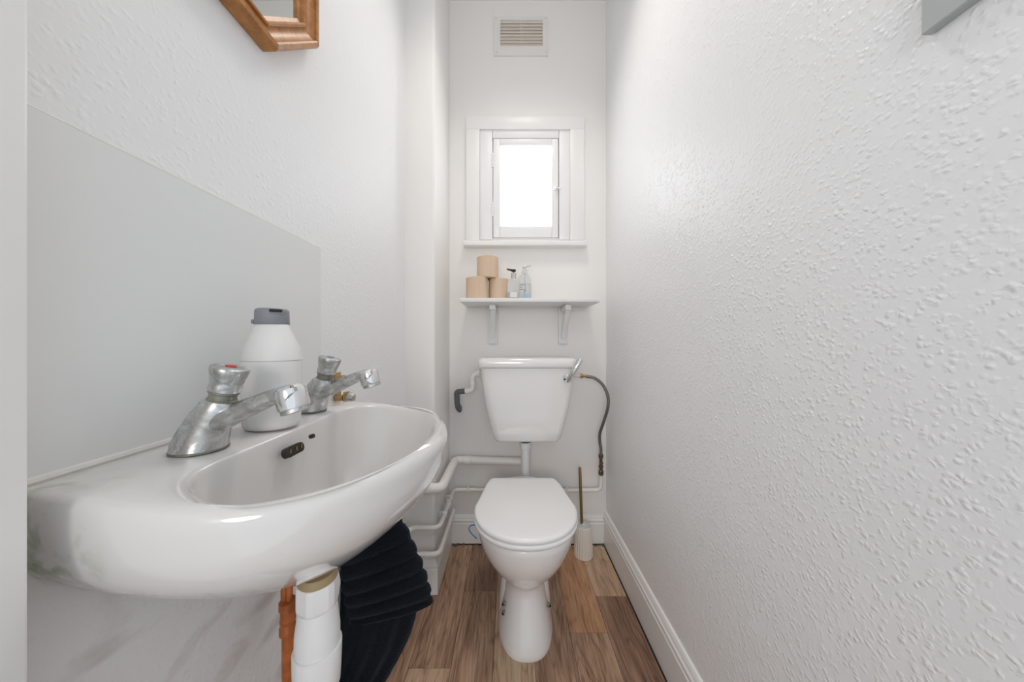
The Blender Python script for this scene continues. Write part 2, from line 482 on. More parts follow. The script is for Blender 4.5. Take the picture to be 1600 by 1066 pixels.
# back wall with the window opening
HX0, HX1 = P(769, 0, YB).x, P(873.5, 0, YB).x
HZ1, HZ0 = P(0, 215, YB).z, P(0, 372, YB).z
bm = bmesh.new()
gx = [XL, HX0, HX1, XR]; gz = [-.01, HZ0, HZ1, ZC]
for i in range(3):
    for j in range(3):
        if i == 1 and j == 1: continue
        add_box(bm, (gx[i], YB, gz[j]), (gx[i + 1], YB + .12, gz[j + 1]))
bmesh.ops.remove_doubles(bm, verts=bm.verts, dist=1e-5)
struct('wall_back', bm, 'paint_back', smooth=0)

# boxed-out corner at the left
bm = box((XL - .001, YC, -.005), (XC, YB + .001, ZC + .001))
es = [e for e in bm.edges if all(abs(v.co.x - XC) < 1e-4 and abs(v.co.y - YC) < 1e-4 for v in e.verts)]
bmesh.ops.bevel(bm, geom=es, offset=.012, segments=4, profile=.5, affect='EDGES')
struct('wall_boxed_corner', bm, 'paint_back')

# door lining the camera looks past
struct('trim_1', box((XL, YN, -.005), (-.3516, .225, ZC), .003), 'gloss_wood')

# skirting boards
def skirt_profile(h, t):
    return [(0, 0), (t, 0), (t, h * .72), (t * .8, h * .745), (t * .8, h * .77), (t * .98, h * .80), (t * .98, h * .84), (t * .72, h * .88), (t * .66, h * .93), (t * .35, h * .985), (0, h)]
pr = skirt_profile(.162, .016)
struct('baseboard_right', prism([(XR - a, b) for a, b in pr], 'y', YN, YB), 'gloss_wood', smooth=25)
pr = skirt_profile(.140, .016)
bm = loft([[Vector((x, YB - a, b + .001)) for a, b in pr] for x in (XC, XR - .016)])
struct('baseboard_back', bm, 'gloss_wood', smooth=25)
bm = bmesh.new()
path = []
for x, y, nx, ny in ((XL, YC, 0, -1), (XC, YC, 1, -1), (XC, YB - .016, 1, 0)):
    path.append([Vector((x + nx * a, y + ny * a, b + .001)) for a, b in pr])
add_loft(bm, path)
struct('baseboard_boxed_corner', bm, 'gloss_wood', smooth=25)
struct('baseboard_left', prism([(XL + a, b) for a, b in pr], 'y', .226, YC - .017), 'gloss_wood', smooth=25)
# grime in the joint between floor and skirting
bm = bmesh.new()
for i in range(70):
    t = random.random()
    s = random.uniform(.003, .010)
    if i < 35: c = (random.choice((-.285, .462)) + random.gauss(0, .012), YB - .024 + random.gauss(0, .004), 0)
    else: c = (XC + .018 + t * .74, YB - .020 + random.gauss(0, .002), 0)
    add_lathe(bm, [(s, -.001), (s * .7, s * .35), (0, s * .5)], c, n=6)
g = put('dirt_line', bm, 'dirt', floor); g['kind'] = 'stuff'

# ------------------------------------------------------------------ window
win = bpy.data.objects.new('window_1', None); win['kind'] = 'structure'
win['label'] = 'small white painted casement window with a bright pane above the shelf'
win.location = (.08, YB, P(0, 372, YB).z); COL.objects.link(win)
def pbox(x0, y0, x1, y1, yf, yb, bev=.002):
    a, b = P(x0, y1, yf), P(x1, y0, yf)
    return box((a.x, yf, a.z), (b.x, yb, b.z), bev)
DA = YB - .022
put('architrave', pbox(728.4, 201.8, 749.4, 375, DA, YB + .001, .001), 'gloss_wood', win)
put('architrave', pbox(891, 201.8, 913, 375, DA, YB + .001, .001), 'gloss_wood', win)
put('architrave', pbox(728.4, 181.4, 913, 201.7, DA, YB + .001, .001), 'gloss_wood', win)
DB = YB - .014
put('casing', pbox(749.8, 202, 769.4, 374.5, DB, YB + .001), 'gloss_sash', win)
put('casing', pbox(873.6, 202, 890.6, 374.5, DB, YB + .001), 'gloss_sash', win)
put('casing', pbox(769.8, 202, 873.2, 215.6, DB, YB + .001), 'gloss_sash', win)
a = P(724, 374.5, YB - .045); b = P(917.6, 384, YB - .045)
bm = bmesh.new()
prof = [(YB + .001, b.z), (YB - .036, b.z), (YB - .043, b.z + .004), (YB - .046, (a.z + b.z) / 2), (YB - .043, a.z - .004), (YB - .036, a.z), (YB + .001, a.z + .003)]
put('sill', prism(prof, 'x', a.x, b.x), 'gloss_wood', win)
DS = YB - .011
put('sash_stile', pbox(770.6, 216.6, 781.4, 370.6, DS, YB + .028), 'gloss_sash', win)
put('sash_stile', pbox(862.4, 216.6, 872.4, 370.6, DS, YB + .028), 'gloss_sash', win)
put('sash_rail', pbox(781.5, 216.6, 862.3, 227, DS, YB + .028), 'gloss_sash', win)
put('sash_rail', pbox(781.5, 353.7, 862.3, 370.6, DS, YB + .028), 'gloss_sash', win)
# stop behind the sash
bm = bmesh.new()
for lo, hi in (((HX0 - .001, YB + .034, HZ0), (HX0 + .022, YB + .12, HZ1)), ((HX1 - .022, YB + .034, HZ0), (HX1 + .001, YB + .12, HZ1)),
               ((HX0 + .022, YB + .034, HZ1 - .024), (HX1 - .022, YB + .12, HZ1 + .001)), ((HX0 + .022, YB + .034, HZ0 - .001), (HX1 - .022, YB + .12, HZ0 + .035))):
    add_box(bm, lo, hi)
put('frame_stop', bm, 'gloss_sash', win, smooth=0)
a, b = P(781, 354, YB + .012), P(863, 226, YB + .012)
put('pane', box((a.x - .002, YB + .012, a.z - .003), (b.x + .002, YB + .016, b.z + .003)), 'window_glass', win)
for y0, y1 in ((240, 262), (317, 339)):
    a, b = P(769.6, y1, DS), P(769.6, y0, DS)
    bm = bmesh.new()
    for i in range(5):
        za = a.z + (b.z - a.z) * i / 5; zb = a.z + (b.z - a.z) * (i + 1) / 5
        add_lathe(bm, [(.004, za + .0006), (.0055, za + .002), (.0055, zb - .002), (.004, zb - .0006)], (a.x, DS - .003, 0), n=12)
    put('hinge', bm, 'gloss_sash', win)
c = P(869, 295, DS)
bm = box((c.x - .012, DS - .005, c.z - .010), (c.x + .008, DS + .001, c.z + .010), .002)
latch = put('latch', bm, 'gloss_sash', win)
bm = lathe([(.003, 0), (.003, .010), (.0065, .014), (.0065, .020), (.003, .024)], (c.x - .003, DS - .004, c.z), (0, -1, 0), 16)
add_tube(bm, [(c.x - .003, DS - .012, c.z), (c.x + .022, DS - .011, c.z - .003)], .0035, 10)
put('latch_knob', bm, 'gloss_sash', latch)

# ------------------------------------------------------------------ air vent
c = P(814, 56, YB)
vent = thing('air_vent', 'cream louvred air vent screwed to the wall above the window', 'vent', (c.x, YB, P(0, 86.5, YB).z))
DV = YB - .008
a, b = P(772, 86.5, DV), P(856.5, 26, DV); li, lj = P(781.7, 72.5, DV), P(848, 31, DV)
bm = bmesh.new()
for lo, hi in (((a.x, a.z), (li.x, b.z)), ((lj.x, a.z), (b.x, b.z)), ((li.x, a.z), (lj.x, li.z)), ((li.x, lj.z), (lj.x, b.z))):
    add_box(bm, (lo[0], DV, lo[1]), (hi[0], YB + .0005, hi[1]))
put('frame', bm, 'cream_frame', vent, smooth=0)
put('backing', box((li.x, YB - .0015, li.z), (lj.x, YB + .0005, lj.z)), 'cream_plastic', vent, smooth=0)
nl = 8; dz = (lj.z - li.z) / nl
for i in range(nl):
    z0 = li.z + i * dz
    pf = [(YB - .009, z0 + .001), (YB - .0075, z0), (YB - .0012, z0 + dz * .80), (YB - .0022, z0 + dz * .86)]
    put('louvre', prism(pf, 'x', li.x + .0005, lj.x - .0005), 'cream_plastic', vent, smooth=0)
put('mullion', box((P(813.6, 0, DV).x, YB - .0065, li.z), (P(815.4, 0, DV).x, YB - .001, lj.z)), 'cream_plastic', vent, smooth=0)
for x, y in ((775.5, 28.5), (853, 28.5), (776, 82), (854, 81.5)):
    q = P(x, y, DV)
    put('screw', lathe([(.0022, 0), (.0022, .001), (.001, .0016)], (q.x, DV + .0003, q.z), (0, -1, 0), 10), 'screw_metal', vent)

# ------------------------------------------------------------------ shelf
SZ = P(0, 480.6, YB).z                   # underside
ST = SZ + .018
sx0, sx1 = -.222, .399
SF = 1.353
shelf = thing('wall_shelf', 'narrow white wall shelf on two wooden brackets above the cistern', 'shelf', ((sx0 + sx1) / 2, YB, SZ))
put('board', box((sx0, SF, SZ), (sx1, YB - .0005, ST), .003), 'shelf_paint', shelf)
for bx, sk in ((-.088, .009), (.270, 0.0)):
    br = put('bracket', box((bx - .024, YB - .018, 1.015), (bx + .024, YB - .0005, SZ - .0005), .003), 'shelf_paint', shelf)
    put('bracket_arm', box((bx - .014 + sk * .6, YB - .155, SZ - .026), (bx + .014 + sk * .6, YB - .0185, SZ - .0005), .003), 'shelf_paint', br)
    pa = [Vector((bx + sk, YB - .140, SZ - .024)), Vector((bx + sk * .7, YB - .098, SZ - .065)), Vector((bx + sk * .3, YB - .050, SZ - .110)), Vector((bx, YB - .020, SZ - .155))]
    pts = spline(pa, 6)
    rings = []
    for i, p in enumerate(pts):
        t = (pts[min(i + 1, len(pts) - 1)] - pts[max(i - 1, 0)]).normalized()
        nn = Vector((0, -t.z, t.y))
        w = .011
        rings.append([p + Vector((-w, 0, 0)) + nn * .009, p + Vector((w, 0, 0)) + nn * .009, p + Vector((w, 0, 0)) - nn * .009, p + Vector((-w, 0, 0)) - nn * .009])
    put('bracket_brace', loft(rings), 'shelf_paint', br)

# toilet rolls
def roll(x, y, z, label, r=.050, h=.100):
    t = thing('toilet_roll', label, 'toilet roll', (x, y, z), 'brown toilet rolls stacked on the shelf')
    n = 40; ri = .020
    prof = [(ri, 0), (r - .003, 0), (r, .003), (r, h - .003), (r - .003, h), (ri, h)]
    bm = bmesh.new()
    rings = [[Vector((x + math.cos(2 * PI * i / n) * a, y + math.sin(2 * PI * i / n) * a, z + b)) for i in range(n)] for a, b in prof]
    rings.append(rings[0])
    add_loft(bm, rings, cap0=False, cap1=False)
    bmesh.ops.remove_doubles(bm, verts=bm.verts, dist=1e-6)
    put('paper', bm, 'roll_paper', t)
    prof = [(ri - .0005, .0005), (ri - .0005, h - .0005), (ri - .003, h - .0005), (ri - .003, .0005)]
    rings = [[Vector((x + math.cos(2 * PI * i / n) * a, y + math.sin(2 * PI * i / n) * a, z + b)) for i in range(n)] for a, b in prof]
    rings.append(rings[0])
    bm = loft(rings, cap0=False, cap1=False); bmesh.ops.remove_doubles(bm, verts=bm.verts, dist=1e-6)
    put('core', bm, 'roll_core', t)
    # loose end of the sheet
    bm = bmesh.new()
    rr = []
    for i in range(6):
        a = math.radians(-70 + i * 6)
        rr.append([Vector((x + math.cos(a) * q, y + math.sin(a) * q, z + zz)) for q, zz in ((r + .0002, .002), (r + .0012, .002), (r + .0012, h - .002), (r + .0002, h - .002))])
    put('loose_end', loft(rr), 'roll_paper', t)
roll(-.1528, 1.418, ST, 'brown toilet roll at the left end of the bottom row on the shelf')
roll(-.0515, 1.455, ST, 'brown toilet roll standing next to the clear soap bottles on the shelf')
roll(-.1045, 1.436, ST + .1003, 'brown toilet roll balanced on top of the two others')

# soap bottles
def soap(x, y, w, d, h, label, front):
    t = thing('soap_bottle', label, 'bottle', (x, y, ST), 'clear pump bottles on the shelf')
    secs = [(0, .90), (.004, 1), (h * .72, 1), (h * .80, .97), (h * .87, .85), (h * .94, .58), (h * .975, .36), (h, .34)]
    put('body', loft([rrect(x, y, w * s, max(d * s, .009), min(w, d) * s * .85, ST + z) for z, s in secs]), 'clear_plastic', t)
    hh = h * (.30 if front else .60)
    put('liquid', loft([rrect(x, y, w * s - .0018, d * s - .0018, min(w, d) * s * .78, ST + z) for z, s in ((.003, .9), (.006, 1), (hh, 1))]), 'soap_label' if front else 'clear_plastic', t)
    m = 'silver_plastic' if front else 'clear_pump'
    put('collar', lathe([(.0115, h - .004), (.0115, h + .017), (.0105, h + .020)], (x, y, ST), n=20), m, t)
    pm = 'black_plastic' if front else 'clear_pump'
    hd = put('pump_head', lathe([(.004, h + .020), (.004, h + .026), (.0105, h + .027), (.0105, h + .034), (.008, h + .037)], (x, y, ST), n=20), pm, t)
    sgn = -1 if front else 1
    put('spout', tube(spline([(x, y, ST + h + .032), (x + sgn * .014, y - .004, ST + h + .034), (x + sgn * .030, y - .008, ST + h + .036)], 5), [.005] * 6 + [.0042] * 5, 10), pm, hd)
    put('dip_tube', tube(spline([(x, y, ST + h), (x + .003, y, ST + h * .5), (x - .009, y, ST + .012)], 6), .0022, 8), 'white_plastic', t)
    yf = y - d - .0006
    if front:
        put('label_panel', box((x - w * .55, yf, ST + .004), (x + w * .55, yf + .0008, ST + h * .28)), 'soap_label', t, smooth=0)
    else:
        lb = put('label_panel', box((x - w * .25, yf, ST + .002), (x + w * .62, yf + .0008, ST + .030)), 'blue_label', t, smooth=0)
        for i, (a, b, zz) in enumerate(((-.75, -.50, .070), (-.42, -.12, .070), (-.75, -.30, .060), (-.70, -.15, .050), (-.10, .25, .044))):
            put('print_line', box((x + w * a, yf - .0002, ST + zz), (x + w * b, yf + .0007, ST + zz + .0028)), 'ink', lb, smooth=0)
c = P(802.5, 0, 1.385)
soap(c.x, 1.385, .027, .020, .096, 'clear soap bottle with a silver collar and black pump head', True)
c = P(819.5, 0, 1.455)
soap(c.x, 1.455, .031, .022, .130, 'clear soap bottle with a pale pump and blue label, behind the black-pump one', False)

# ------------------------------------------------------------------ cistern
CX = .080
cis = thing('cistern', 'white ceramic low-level cistern with chrome lever above the toilet', 'cistern', (CX, YB, .5626))
rings = []
for z, hw, yf, r in ((.5626, .140, 1.425, .030), (.566, .150, 1.412, .034), (.575, .1555, 1.405, .036), (.61, .1655, 1.402, .034), (.66, .178, 1.400, .032),
                     (.72, .1915, 1.398, .030), (.78, .202, 1.396, .030), (.84, .2095, 1.394, .030), (.90, .215, 1.392, .030), (.9065, .2155, 1.392, .030)):
    rings.append(rrect(CX, (yf + YB - .003) / 2, hw, (YB - .003 - yf) / 2, r, z, 7))
put('tank', loft(rings), 'porcelain', cis, smooth=50)
rings = []
for z, hw, yf in ((.9075, .2225, 1.388), (.9085, .2255, 1.385), (.915, .2275, 1.382), (.936, .2265, 1.383), (.946, .2235, 1.386), (.951, .216, 1.394), (.9525, .205, 1.405)):
    rings.append(rrect(CX, (yf + YB - .003) / 2, hw, (YB - .003 - yf) / 2, .032, z, 7))
put('cistern_lid', loft(rings), 'porcelain', cis, smooth=50)
lv = P(887, 591, 1.385)
bm = lathe([(.0215, 0), (.0215, .006), (.019, .012), (.011, .016), (.0085, .018), (.0085, .024)], (lv.x, 1.394, lv.z), (0, -1, 0), 28)
fl = put('flush_lever', bm, 'chrome', cis)
e = P(908.5, 561, 1.352)
d = (Vector(e) - Vector((lv.x, 1.362, lv.z))).normalized()
bm = lathe([(.0085, -.010), (.011, -.006), (.011, .030), (.0125, .034), (.0105, .100), (.009, .102)], (lv.x, 1.364, lv.z), d, 20)
put('lever_handle', bm, 'chrome', fl)

# flush pipe
FX, FY = P(821, 0, 1.475).x, 1.475
fp = thing('flush_pipe', 'white plastic flush pipe running from the cistern down to the toilet', 'pipe', (FX, FY, .37))
put('pipe', tube(fillet([(FX, FY, .555), (FX, FY, .45), (FX, FY, .30)], .001), .019, 20), 'white_plastic', fp)
put('sealing_ring', lathe([(.024, .545), (.026, .549), (.026, .5615), (.020, .5622)], (FX, FY, 0), n=24), 'rubber', fp)
put('collar', lathe([(.021, .512), (.0255, .516), (.0265, .520), (.0265, .538), (.028, .541), (.028, .546), (.024, .548)], (FX, FY, 0), n=24), 'white_plastic', fp)

# overflow pipe at the left of the cistern
OY = 1.50
ov = thing('overflow_pipe', 'white overflow pipe with grey elbows left of the cistern', 'pipe', P(715, 641, OY))
pa = [P(752, 582, OY), P(738.5, 586, OY), P(738.5, 610.5, OY), P(724, 611.5, OY)]
put('white_pipe', tube(fillet(pa, .020), .0122, 16), 'pipe_paint', ov)
bm = lathe([(.0145, 0), (.0152, .002), (.0152, .014), (.0145, .016)], P(738.5, 601, OY), (0, 0, 1), 18)
put('coupling', bm, 'pipe_paint', ov)
put('locknut', lathe([(.017, 0), (.018, .002), (.018, .010), (.017, .012)], P(750.0, 582.5, OY), (-1, 0, 0), 8), 'pipe_paint', ov)
pa = [P(726.5, 611.3, OY), P(713.5, 612.5, OY), P(714.5, 630, OY), P(715.5, 637.5, OY), P(718, 637, OY + .05)]
put('grey_elbow', tube(fillet(pa, .012, 4), .0135, 16), 'grey_plastic', ov)
put('elbow_cap', lathe([(.0145, 0), (.0145, .010), (.010, .014)], P(715.6, 637, OY) + Vector((.002, 0, -.014)), (.35, .5, .4), 16), 'grey_plastic', ov)

# ------------------------------------------------------------------ supply hose with valve, right of the cistern
HY = 1.535
hs = thing('supply_hose', 'braided grey supply hose curving from the cistern to a brass valve', 'hose', P(939, 741, HY))
pts = [P(916, 588.5, 1.46), P(929, 591, 1.452), P(942, 602, 1.448), P(950, 620, 1.446), P(949.5, 638, 1.452), P(943, 660, 1.49), P(937.5, 677, 1.522), P(937.2, 690, HY), P(939, 701, HY), P(939, 711, HY)]
put('hose', tube(spline(pts, 8), .0072, 14), 'steel_braid', hs)
put('threaded_tail', tube([P(893, 585.5, 1.463), P(908, 587.3, 1.463)], .0095, 16), 'clear_pump', hs)
put('hose_nut', lathe([(.011, 0), (.0125, .002), (.0125, .011), (.011, .013), (.0085, .014), (.0085, .030)], P(906, 587.2, 1.463), (1, 0, -.05), 6), 'brass_dull', hs)
a = P(939, 742, HY); 
v = put('valve', lathe([(.0100, 0), (.0125, .002), (.0125, .020), (.0085, .024), (.0085, .034), (.0110, .036), (.0110, .046), (.0078, .050), (.0078, .082), (.0115, .085), (.0115, .100), (.0085, .104)], a, (0, 0, 1), 10), 'dark_brass', hs)
put('valve_screw', lathe([(.0065, 0), (.0065, .012), (.004, .014)], a + Vector((0, -.006, .064)), (0, -1, 0), 12), 'dark_brass', v)

# ------------------------------------------------------------------ painted pipes
PYB = YB - .026
zb = .288
wp = thing('water_pipe', 'thin white painted pipe turning up to the brass valve at the right', 'pipe', (.20, PYB, .27))
pa = [P(939, 743, HY), P(939, 766, HY), P(888, 766.5, 1.545), (P(731, 0, 1.545).x, 1.549, .280), (XC + .026, 1.549, .280), (XC + .026, YC - .028, .280), (XL + .03, YC - .028, .281), (XL + .03, .95, .281), (XL, .93, .281)]
put('pipe', tube(fillet(pa, .030, 7), .0095, 14), 'pipe_paint', wp)
def clip(px, py, pz, ax):
    bm = bmesh.new()
    if ax == 'x':      # pipe runs along x on the back wall
        add_box(bm, (px - .006, py - .012, pz - .011), (px + .006, YB - .0005, pz + .012), .003)
        add_box(bm, (px - .004, py - .008, pz + .012), (px + .004, py + .006, pz + .021), .002)
    else:              # pipe runs along y on the boxing
        add_box(bm, (XC + .0005, py - .006, pz - .011), (px + .012, py + .006, pz + .012), .003)
    return put('pipe_clip', bm, 'pipe_paint', wp)
clip(P(731.5, 0, 1.549).x, 1.549, .280, 'x'); clip(.285, 1.545, .277, 'x')
clip(XC + .026, 1.47, .280, 'y'); clip(XC + .026, 1.33, .280, 'y')
bm = lathe([(.009, 0), (.013, .003), (.013, .030), (.009, .034)], (XC + .026, 1.39, .280), (0, 1, 0), 14)
add_lathe(bm, [(.006, 0), (.006, .018), (.008, .020), (.008, .026)], (XC + .026, 1.405, .280), (0, 0, 1), 12)
put('valve_body', bm, 'pipe_paint', wp)

lp = thing('water_pipe', 'thin white painted pipe lying just above the skirting of the boxed corner', 'pipe', (XC + .02, YC, .165))
pa = [(XC + .024, 1.555, .172), (XC + .024, YC - .026, .172), (XL + .05, YC - .026, .173), (XL + .05, .95, .173), (XL, .93, .173)]
put('pipe', tube(fillet(pa, .028, 7), .0100, 14), 'pipe_paint', lp)

ww = thing('waste_pipe', 'thick white painted waste pipe bent around the boxed corner behind the toilet', 'pipe', (-.1, 1.53, .41))
z0 = .430
pa = [(FX - .018, 1.535, z0 - .002), (XC + .036, 1.535, z0 + .006), (XC + .036, YC - .036, z0 + .012), (XL + .035, YC - .036, z0 + .014), (XL + .035, .95, z0 + .016), (XL, .91, z0 + .016)]
put('pipe', tube(fillet(pa, .034, 6), .0195, 20), 'pipe_paint', ww)
bm = lathe([(.0205, -.02), (.0225, -.018), (.0225, .014), (.0205, .016)], (XC + .10, 1.535, z0 + .0045), (1, 0, 0), 22)
put('coupling', bm, 'pipe_paint', ww)
put('coupling', lathe([(.0205, -.02), (.0225, -.018), (.0225, .014), (.0205, .016)], (XC - .015, YC - .036, z0 + .0125), (1, 0, 0), 22), 'pipe_paint', ww)

# ------------------------------------------------------------------ toilet
TX = .055
toi = thing('toilet', 'white ceramic toilet with a closed white seat and lid', 'toilet', (TX, 1.15, 0))
def lid_ring(z, grow=0.0, yf=.915, yb=1.341, hw=.183, bw=.141):
    """D-shaped plan: straight cut at the back, slanting sides, round front"""
    L = []
    ym = 1.075
    half = []
    half.append((bw - .018, yb)); half.append((bw - .006, yb - .004)); half.append((bw + .002, yb - .014))
    for i in range(1, 5):
        t = i / 5
        half.append((bw + .006 + (hw - bw - .012) * (t ** .85), yb - .02 - (yb - .02 - 1.135) * t))
    for i in range(0, 13):
        a = PI / 2 * i / 12
        half.append((hw * math.cos(a) ** .92 if i < 12 else 0, ym + .035 * (1 - i / 12) ** 2 - (ym - yf) * math.sin(a)))
    pts = [(x, y) for x, y in half] + [(-x, y) for x, y in half[-2::-1]]
    cy = (yf + yb) / 2
    out = []
    for x, y in pts:
        sx = (hw + grow) / hw; sy = ((yb - yf) / 2 + grow) / ((yb - yf) / 2)
        out.append(Vector((TX + x * sx, cy + (y - cy) * sy, z)))
    return out
# bowl + pedestal as one ceramic body
def oval(z, hw, yf, yb, p=2.3, n=48, front=1.0):
    out = []
    cy = yf + (yb - yf) * .42
    for i in range(n):
        a = 2 * PI * i / n
        c, s = math.cos(a), math.sin(a)
        x = hw * math.copysign(abs(c) ** (2 / p), c)
        y = (yb - cy if s > 0 else cy - yf) * math.copysign(abs(s) ** (2 / p), s)
        out.append(Vector((TX + x, cy + y, z)))
    return out
secs = [(.000, .0985, .983, 1.40, 2.5), (.006, .1000, .981, 1.40, 2.5), (.020, .0985, .985, 1.40, 2.5), (.050, .0930, .998, 1.40, 2.5), (.085, .0850, 1.015, 1.40, 2.5),
        (.120, .0780, 1.031, 1.405, 2.5), (.150, .0740, 1.044, 1.41, 2.4), (.170, .0735, 1.048, 1.42, 2.3), (.184, .078, 1.042, 1.42, 2.2), (.200, .0900, 1.026, 1.42, 2.15), (.225, .112, 1.000, 1.425, 2.1),
        (.260, .137, .968, 1.43, 2.1), (.300, .156, .944, 1.435, 2.1), (.340, .168, .929, 1.44, 2.15), (.375, .1735, .922, 1.445, 2.2), (.392, .1745, .921, 1.445, 2.2), (.397, .171, .925, 1.44, 2.2)]
put('bowl', loft([oval(*s) for s in secs]), 'porcelain', toi, smooth=60)
# wider flange of the foot (where the floor bolts sit)
put('foot_flange', loft([oval(z, hw, y0, 1.32, 2.7) for z, hw, y0 in ((.002, .0985, 1.055), (.04, .0985, 1.068), (.08, .096, 1.083), (.12, .0915, 1.098), (.16, .084, 1.112), (.20, .075, 1.125), (.23, .066, 1.14))]), 'porcelain', toi, smooth=60)
put('seat_gap_shade', loft([lid_ring(z, g) for z, g in ((.3975, -.028), (.4015, -.028))]), 'dark_gap', toi)  # dark sheet painted in as the shade between seat and bowl
put('seat', loft([lid_ring(z, g) for z, g in ((.4005, -.006), (.402, -.001), (.407, .002), (.414, .002), (.4175, -.001), (.4185, -.004))]), 'seat_plastic', toi, smooth=50)
put('lid', loft([lid_ring(z, g) for z, g in ((.4195, -.006), (.4205, -.002), (.425, .000), (.430, -.0005), (.434, -.004), (.4358, -.010), (.4368, -.03), (.4375, -.08))]), 'seat_plastic', toi, smooth=50)
for sx in (-.075, .075):
    put('hinge', lathe([(.012, 0), (.014, .003), (.014, .026), (.012, .030)], (TX + sx - .015, 1.352, .412), (1, 0, 0), 16), 'chrome', toi)
for x, y, dd in ((787, 943, 1.085), (787, 957.5, 1.075), (858, 945, 1.085)):
    q = P(x, y, dd)
    sg = -1 if q.x < TX else 1
    bm = lathe([(.0085, 0), (.0085, .003), (.0055, .0035), (.0055, .008), (.003, .009)], q + Vector((-sg * .002, .001, 0)), (sg * .55, -.8, .15), 12)
    fb = put('floor_bolt', bm, 'screw_metal', toi)
    put('bolt_socket', lathe([(.0042, .0085), (.0042, .0100), (.003, .0102)], q + Vector((-sg * .002, .001, 0)), (sg * .55, -.8, .15), 12), 'rubber', fb)

# blue plastic clip hooked over the side of the bowl
q = [P(746, 822, 1.14), P(738, 820.5, 1.13), P(733, 825, 1.12), P(735, 832, 1.12), P(745, 842, 1.12)]
fc = put('freshener_clip', tube(spline(q, 6), .0022, 8), 'blue_plastic', None, origin=q[-1])
tag(fc, 'thin blue plastic clip sticking out at the left side of the toilet bowl', 'clip')

# ------------------------------------------------------------------ toilet brush
BX, BY = .352, 1.476
tb = thing('toilet_brush', 'toilet brush with a brass handle in a ribbed cream holder', 'toilet brush', (BX, BY, 0))
n = 44; rings = []
for z, r, rib in ((.0, .041, 0), (.003, .0430, .8), (.02, .0425, 1), (.08, .0395, 1), (.135, .0355, 1), (.143, .0345, .5), (.146, .0325, 0)):
    rings.append([Vector((BX + math.cos(2 * PI * i / n) * (r + (.0024 * rib if i % 2 else 0)), BY + math.sin(2 * PI * i / n) * (r + (.0024 * rib if i % 2 else 0)), z)) for i in range(n)])
put('holder', loft(rings), 'brush_cream', tb, smooth=20)
put('holder_lid', lathe([(.032, .1455), (.0325, .148), (.031, .1515), (.012, .153), (.010, .157)], (BX, BY, 0), n=32), 'brush_top', tb)
put('handle', lathe([(.0068, .150), (.0068, .420), (.0055, .423)], (BX - .002, BY, 0), (-.035, 0, 1), 20), 'brass_handle', tb)

# ------------------------------------------------------------------ basin
BC = .457                       # centre along the wall
bas = thing('wash_basin', 'white ceramic wall-hung basin with mould stains at its near end', 'basin', (XL, BC, .695))
def outline(pts):
    full = [Vector((u, v, 0)) for u, v in pts] + [Vector((u, -v, 0)) for u, v in pts[::-1] if v > 0]
    return spline(full, 10, True)
outer = outline([(0, .120), (0, .190), (.012, .197), (.09, .212), (.155, .2145), (.21, .204), (.258, .176), (.296, .128), (.322, .065), (.333, 0)][0:9] + [(.333, 0)])
inner = outline([(.113, .07), (.114, .135), (.125, .166), (.155, .186), (.19, .193), (.225, .186), (.26, .161), (.288, .115), (.305, .058), (.311, 0)])
def ray_r(poly, c, a):
    d = Vector((math.cos(a), math.sin(a))); best = 0
    for p, q in zip(poly, poly[1:] + poly[:1]):
        e = (q - p).xy; w = (p.xy - c)
        den = d.x * e.y - d.y * e.x
        if abs(den) < 1e-12: continue
        t = (w.x * e.y - w.y * e.x) / den; s = (w.x * d.y - w.y * d.x) / den
        if t > 0 and -1e-6 <= s <= 1 + 1e-6: best = max(best, t)
    return best
C0 = Vector((.19, 0)); NB = 128
ang = [2 * PI * (i + .5) / NB for i in range(NB)]
# extra samples at the wall corners
RO = [ray_r(outer, C0, a) for a in ang]; RI = [ray_r(inner, C0, a) for a in ang]
def decktop(u):
    t = min(max((u - .07) / .15, 0), 1); t = t * t * (3 - 2 * t)
    return .902 - .012 * t
def ring(fr, dz):
    out = []
    for i, a in enumerate(ang):
        r = fr(i)
        u, v = C0.x + r * math.cos(a), r * math.sin(a)
        u = max(u, 0.0)
        k = min(1.0, max(0.0, (u - .004) / .02)) if dz < 0 else 1.0
        out.append(Vector((XL + u + .0005, BC + v, decktop(u) + dz * k)))
    return out
rings = []
# inside of the bowl, from the drain up
DR = Vector((.150, 0))
for s, dz in ((.085, -.146), (.10, -.1455), (.25, -.141), (.42, -.133), (.58, -.121), (.71, -.104), (.80, -.084), (.87, -.061), (.92, -.040), (.952, -.024), (.974, -.0135), (.989, -.0070), (1.002, -.0030), (1.016, -.0009)):
    rg = []
    k = 1 - s
    for i, a in enumerate(ang):
        u = (C0.x + RI[i] * math.cos(a)) * s + DR.x * k; v = RI[i] * math.sin(a) * s
        rg.append(Vector((XL + u, BC + v, decktop(C0.x + RI[i] * math.cos(a)) * min(1, 1) + dz)))
    rings.append(rg)
rings.append(ring(lambda i: RI[i] * 1.016 + .005, .0003))
rings.append(ring(lambda i: RI[i] * .5 + (RO[i] - .004) * .5, .001))
rings.append(ring(lambda i: RO[i] - .010, .0002))
rings.append(ring(lambda i: RO[i] - .0045, -.0018))
rings.append(ring(lambda i: RO[i] - .0012, -.0060))
rings.append(ring(lambda i: RO[i], -.0125))
base = ring(lambda i: RO[i], 0)
for z, su, sv in ((.872, .997, .998), (.850, .984, .987), (.832, .962, .962), (.815, .93, .912), (.800, .895, .845), (.785, .855, .77), (.765, .79, .66), (.745, .72, .545), (.728, .65, .43), (.712, .57, .32), (.700, .50, .24), (.694, .44, .18)):
    rings.append([Vector((XL + .0005 + (p.x - XL - .0005) * su, BC + (p.y - BC) * sv, z)) for p in base])
